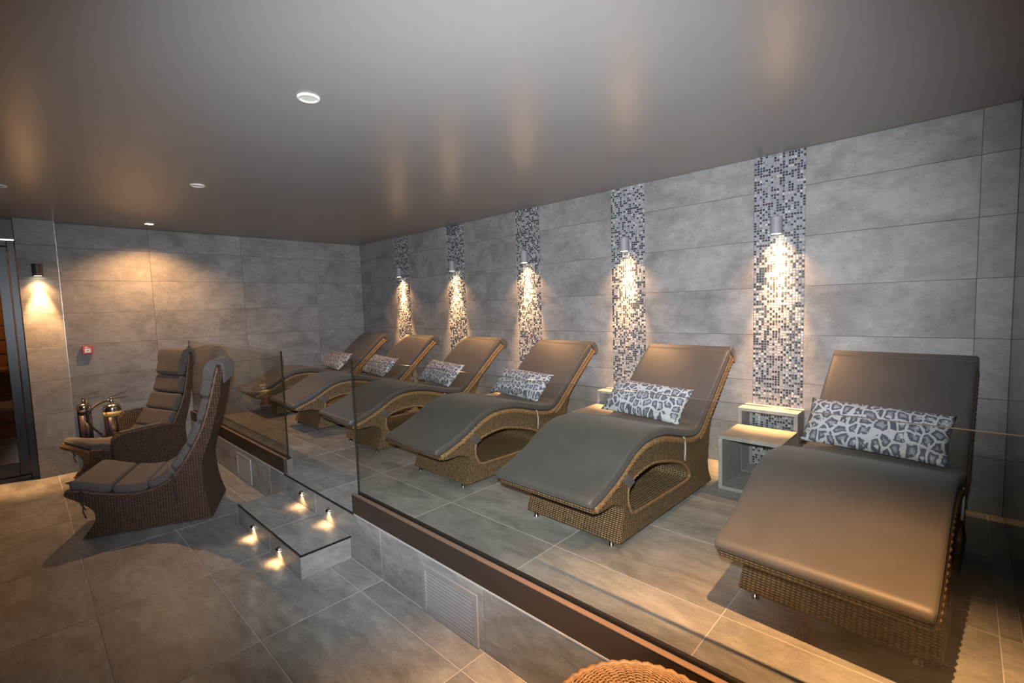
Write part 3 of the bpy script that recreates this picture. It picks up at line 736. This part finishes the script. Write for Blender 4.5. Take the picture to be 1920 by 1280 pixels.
def recliner(name, x, y, adeg, label, arms):   # x, y: middle of the front base edge
    a = math.radians(adeg); d = Vector((math.cos(a), math.sin(a))); nrm = Vector((d.y, -d.x))
    c = Vector((x, y))
    R = empty(name, (c.x, c.y, 0), a - PI / 2); tag(R, label, 'recliner', 'brown wicker recliners')
    profile_solid('wicker_shell', [RTOP + RREAR + RFRONT], rwid, M_WICKD, R, 0.014)
    for s in (-1, 1):
        P = resample(RTOP, 0.009)
        MB().tube([(s * (rwid(p.x, p.y) - 0.006), p.x, p.y - 0.004) for p in P], 0.014, 8, True, lambda i, th: 1 + 0.2 * math.cos(3 * (th - i * 0.2))).build('wicker_rim', M_BRAIDD, R, True)
    # segmented cushion, each pad a part
    P = resample(RTOP, 0.008); P = [RTOP[0]] + P[1:] + [RTOP[-1]]
    L = [0.0]
    for i in range(1, len(P)): L.append(L[-1] + (P[i] - P[i - 1]).length)
    T = L[-1]
    bounds = [0.0, 0.195, 0.335, 0.455, 0.565, 0.68, 0.785, 0.885, 1.0]
    bounds = [0.0, 0.165, 0.315, 0.455, 0.585, 0.71, 0.835, 1.0]
    for b0, b1 in zip(bounds[:-1], bounds[1:]):
        seg = [p for p, l in zip(P, L) if b0 * T + 0.001 <= l <= b1 * T - 0.001]
        zc = seg[len(seg) // 2].y; ho = rwid(0, zc) - 0.012
        ribbon('cushion_pad', seg, 0.075 if b1 < 0.99 else 0.10, ho, M_CUSH, R)
    # hood over the top of the back
    hood = [Vector(p) for p in [(0.905, 1.245), (0.915, 1.33), (0.945, 1.385), (0.995, 1.408), (1.045, 1.402), (1.078, 1.372), (1.090, 1.31), (1.082, 1.235), (1.075, 1.190), (1.060, 1.192), (1.062, 1.28), (1.05, 1.352), (1.02, 1.36), (1.0, 1.30), (0.975, 1.215), (0.945, 1.225)]]
    profile_solid('head_hood', [hood], lambda yy, zz: rwid(0, 1.3) + 0.010 + 0.004 * math.sin(40 * yy + 25 * zz), M_CUSH, R, 0.014)
    for s in (-1, 1):
        q = s * 0.345
        MB().tube([(q, 0.02, 0.43), (q * 1.01, 0.015, 0.38), (q * 1.012, 0.03, 0.30), (q * 1.0, 0.022, 0.24), (q * 1.01, 0.04, 0.18)], 0.0045, 6).build('cushion_tie', M_TIE, R, True)
        MB().tube([(q, 0.025, 0.43), (q * 1.02, 0.03, 0.37), (q * 1.01, 0.012, 0.31), (q * 1.02, 0.045, 0.25)], 0.0045, 6).build('cushion_tie', M_TIE, R, True)
        MB().tube([(q, 0.64, 0.45), (q * 1.01, 0.645, 0.38), (q * 1.01, 0.655, 0.25), (q * 1.01, 0.66, 0.19)], 0.004, 6).build('cushion_tie', M_TIE, R, True)
        MB().tube([(q, 0.65, 0.45), (q * 1.01, 0.66, 0.37), (q * 1.015, 0.67, 0.22)], 0.004, 6).build('cushion_tie', M_TIE, R, True)
    if arms:
        for s in (-1, 1):
            if s > 0:
                A = [(0.10, 0.18), (0.085, 0.40), (0.10, 0.50), (0.135, 0.545), (0.19, 0.558), (0.58, 0.562), (0.67, 0.552), (0.73, 0.50), (0.79, 0.35), (0.85, 0.14), (0.5, 0.08)]; pad = [(0.17, 0.553), (0.38, 0.560), (0.60, 0.560)]
            else:
                A = [(0.50, 0.40), (0.50, 0.60), (0.53, 0.640), (0.60, 0.655), (0.78, 0.66), (0.85, 0.62), (0.86, 0.42), (0.7, 0.36)]; pad = [(0.56, 0.648), (0.66, 0.656), (0.76, 0.656)]
            o = profile_solid('armrest', [[Vector(p) for p in A]], lambda yy, zz: 0.045, M_WICKD, R, 0.014); o.location = (s * 0.372, 0, 0)
            ribbon('arm_pad', resample(catmull(pad, 8), 0.015), 0.018, 0.034, M_CUSH, o)
    return R
rec1 = recliner('wicker_recliner', -5.171 - 0.335 * 0.9178, 0.2316 + 0.335 * 0.3971, 66.6, 'front wicker recliner without armrests, grey padded cushion, back turned to the step', False)
rec2 = recliner('wicker_recliner', -6.92, 0.40, 107.0, 'rear wicker recliner with armrests beside the fire extinguishers', True)

# ------------------------------------------------------------------ fire extinguishers and call point
def extinguisher(y, z0, r, H, label, band, hose):
    x = XL + r + 0.025
    E = empty('fire_extinguisher', (x, y, 0.0)); tag(E, label, 'fire extinguisher', 'polished fire extinguishers')
    prof = [(0.0, 0.0), (r * 0.9, 0.0), (r, 0.012)]
    nb = z0
    prof = [(0.0, nb), (r * 0.92, nb), (r, nb + 0.015), (r, nb + H - r * 0.75)]
    for k in range(1, 7):
        a = PI / 2 * k / 6; prof.append((r * math.cos(a) * 0.80 + 0.20 * r * (1 - k / 6) + 0.02 * (k / 6), nb + H - r * 0.75 + r * 0.75 * math.sin(a)))
    prof.append((0.02, nb + H + 0.015)); prof.append((0.0, nb + H + 0.015))
    body = MB().lathe(prof, 28, (0, 0, 0), 'z', False).build('cylinder_body', M_STEEL, E, angle=40)
    MB().lathe([(0.0, nb - 0.0), (r * 0.85, nb), (r * 0.95, 0.02), (r * 1.0, 0.0), (0.0, 0.0)], 24, (0, 0, 0), 'z', False).build('floor_stand', M_BLACK, E, angle=40)
    top = nb + H + 0.01
    MB().lathe([(0.0, 0), (0.020, 0), (0.022, 0.01), (0.016, 0.03), (0.016, 0.055), (0.0, 0.06)], 14, (0, 0, top), 'z', False).build('valve', M_CHROME, E, True)
    # operating levers, pointing along +Y
    m = MB(); m.add([(-0.01, -0.03, top + 0.055), (0.01, -0.03, top + 0.055), (0.008, 0.16, top + 0.115), (-0.008, 0.16, top + 0.115), (-0.01, -0.03, top + 0.063), (0.01, -0.03, top + 0.063), (0.008, 0.16, top + 0.120), (-0.008, 0.16, top + 0.120)], [(0, 3, 2, 1), (4, 5, 6, 7), (0, 1, 5, 4), (1, 2, 6, 5), (2, 3, 7, 6), (3, 0, 4, 7)])
    m.build('squeeze_lever', M_CHROME, E)
    m = MB(); m.add([(-0.01, 0.0, top + 0.035), (0.01, 0.0, top + 0.035), (0.008, 0.165, top + 0.045), (-0.008, 0.165, top + 0.045), (-0.01, 0.0, top + 0.042), (0.01, 0.0, top + 0.042), (0.008, 0.165, top + 0.050), (-0.008, 0.165, top + 0.050)], [(0, 3, 2, 1), (4, 5, 6, 7), (0, 1, 5, 4), (1, 2, 6, 5), (2, 3, 7, 6), (3, 0, 4, 7)])
    m.build('carry_handle', M_CHROME, E)
    # band label around the front half
    def wrap(name, za, zb, a0, a1, mat, rr=1.006):
        vs, fs = [], []; n = 20
        for k in range(n + 1):
            a = a0 + (a1 - a0) * k / n
            for q, zz in ((rr, za), (rr, zb), (0.985, zb), (0.985, za)): vs.append((r * q * math.cos(a), r * q * math.sin(a), zz))
        for k in range(n):
            for j in range(4):
                fs.append((k * 4 + j, (k + 1) * 4 + j, (k + 1) * 4 + (j + 1) % 4, k * 4 + (j + 1) % 4))
        return meshobj(name, vs, fs, mat, E, True)
    wrap('class_label', nb + H - r * 0.75 - 0.085, nb + H - r * 0.75 - 0.030, -1.3, 1.1, band)
    wrap('instruction_label', nb + 0.06, nb + H - r * 0.75 - 0.095, -0.9, -0.25, M_LABELD)
    wrap('instruction_label', nb + 0.06, nb + H - r * 0.75 - 0.095, 0.35, 1.0, M_LABELD)
    if hose:
        pts3 = catmull([(-0.02, top + 0.030), (-0.10, top + 0.022), (-0.19, top - 0.030), (-0.235, top - 0.12), (-0.225, top - 0.22), (-0.17, top - 0.31), (-0.125, top - 0.37)], 6)
        MB().tube([(0.03 + 0.07 * min(1, k / 12), p.x, p.y) for k, p in enumerate(pts3)], 0.011, 8).build('hose', M_BLACK, E, True)
        MB().tube([(0.03, -0.018, top + 0.030), (0.03, -0.055, top + 0.029)], 0.014, 8).build('hose_collar', M_CHROME, E, True)
        MB().tube([(0.10, -0.128, top - 0.366), (0.10, -0.112, top - 0.39), (0.10, -0.085, top - 0.42)], [0.013, 0.016, 0.018], 8).build('nozzle', M_BLACK, E, True)
    else:
        MB().tube([(r + 0.02, 0.01, top - 0.24), (r + 0.022, 0.012, top - 0.36), (r + 0.024, 0.01, top - 0.47)], [0.022, 0.028, 0.034], 12).build('discharge_horn', M_BLACK, E, True)
        MB().tube([(0.0, 0.015, top + 0.03), (0.06, 0.03, top + 0.02), (r + 0.02, 0.015, top - 0.06), (r + 0.02, 0.01, top - 0.25)], 0.009, 8).build('hose', M_BLACK, E, True)
    return E
extinguisher(0.725, 0.20, 0.092, 0.56, 'wide polished steel fire extinguisher with black hose and cream band', M_LABEL, True)
extinguisher(0.470, 0.20, 0.066, 0.60, 'slim dark polished fire extinguisher next to the pillar', M_BLACK, False)

cp = empty('fire_call_point', (XL, 0.559, 1.43)); tag(cp, 'small red fire alarm call point on the far wall', 'alarm')
bevel(MB().box(0.0, 0.045, -0.050, 0.050, -0.050, 0.050).build('housing', M_RED, cp), 0.006)
MB().box(0.0455, 0.047, -0.027, 0.027, -0.030, 0.018).build('push_plate', M_WHITE, cp)
MB().box(0.0472, 0.048, -0.007, 0.007, -0.012, -0.004).build('press_mark', M_BLACK, cp)
MB().box(0.0455, 0.0468, -0.024, 0.004, 0.027, 0.040).build('fire_lettering', M_WHITE, cp)

# ------------------------------------------------------------------ round wicker pouf in front of the riser
def pouf(cx, cy, r, ztop):
    Pf = empty('wicker_pouf', (cx, cy, 0)); tag(Pf, 'round woven honey wicker pouf in front of the riser at the lower edge', 'pouf')
    NRB = 44
    dome = lambda q: ztop - 0.010 - 0.055 * (q / r) ** 3.0
    pts = [(q, 0, dome(q) - 0.002) for q in [r * (0.10 + 0.90 * i / 8) for i in range(9)]]
    rb = MB().tube(pts, [0.003 + 0.0035 * i / 8 for i in range(9)], 6).build('rib', M_BRAID, Pf, True)
    for k in range(1, NRB):
        o = link('rib', rb.data, Pf); o.rotation_euler = (0, 0, 2 * PI * k / NRB)
    m = MB(); nr = 30
    for j in range(nr):
        q = r * 0.12 + (r * 0.86) * j / (nr - 1); ns = NRB * 4
        pts = []
        for k in range(ns + 1):
            a = 2 * PI * k / ns
            pts.append((q * math.cos(a), q * math.sin(a), dome(q) + 0.0050 * math.cos(NRB / 2 * a + PI * j)))
        m.tube(pts, 0.0036, 5, False)
    o = m.build('woven_strands', M_BRAID, Pf, True); o['kind'] = 'stuff'
    m = MB(); ns = NRB * 4; pts = []
    for k in range(ns + 1):
        a = 2 * PI * k / ns; q = r + 0.004 + 0.0022 * math.cos(NRB * a)
        pts.append((q * math.cos(a), q * math.sin(a), dome(r) + 0.002 + 0.002 * math.cos(NRB * a)))
    m.tube(pts, 0.012, 8, False); m.build('rim', M_BRAID, Pf, True)
    prof = [(r * 0.90, 0.0), (r * 0.93, 0.02), (r * 0.985, 0.16), (r * 1.0, 0.30), (r * 0.985, ztop - 0.085), (r * 0.97, ztop - 0.07)]
    vs, fs, uv = [], [], []; n = 48
    for (q, z) in prof:
        for k in range(n): a = 2 * PI * k / n; vs.append((q * math.cos(a), q * math.sin(a), z))
    for i in range(len(prof) - 1):
        for k in range(n):
            k2 = (k + 1) % n; fs.append((i * n + k, i * n + k2, (i + 1) * n + k2, (i + 1) * n + k))
            u0, u1 = k / n * 2 * PI * r, (k + 1) / n * 2 * PI * r; uv.append([(u0, prof[i][1]), (u1, prof[i][1]), (u1, prof[i + 1][1]), (u0, prof[i + 1][1])])
    fs.append(tuple(range(n - 1, -1, -1))); uv.append([(0, 0)] * n)
    meshobj('basket_wall', vs, fs, M_WICK, Pf, True, uv)
    MB().lathe([(0.0, ztop - 0.085), (r * 0.96, ztop - 0.085), (r * 0.90, ztop - 0.055), (r * 0.6, ztop - 0.030), (r * 0.0, ztop - 0.020)], 40, (0, 0, 0), 'z', False).build('inner_lining', M_BRAIDD, Pf, True)
pouf(-0.672, 1.222, 0.288, 0.545)
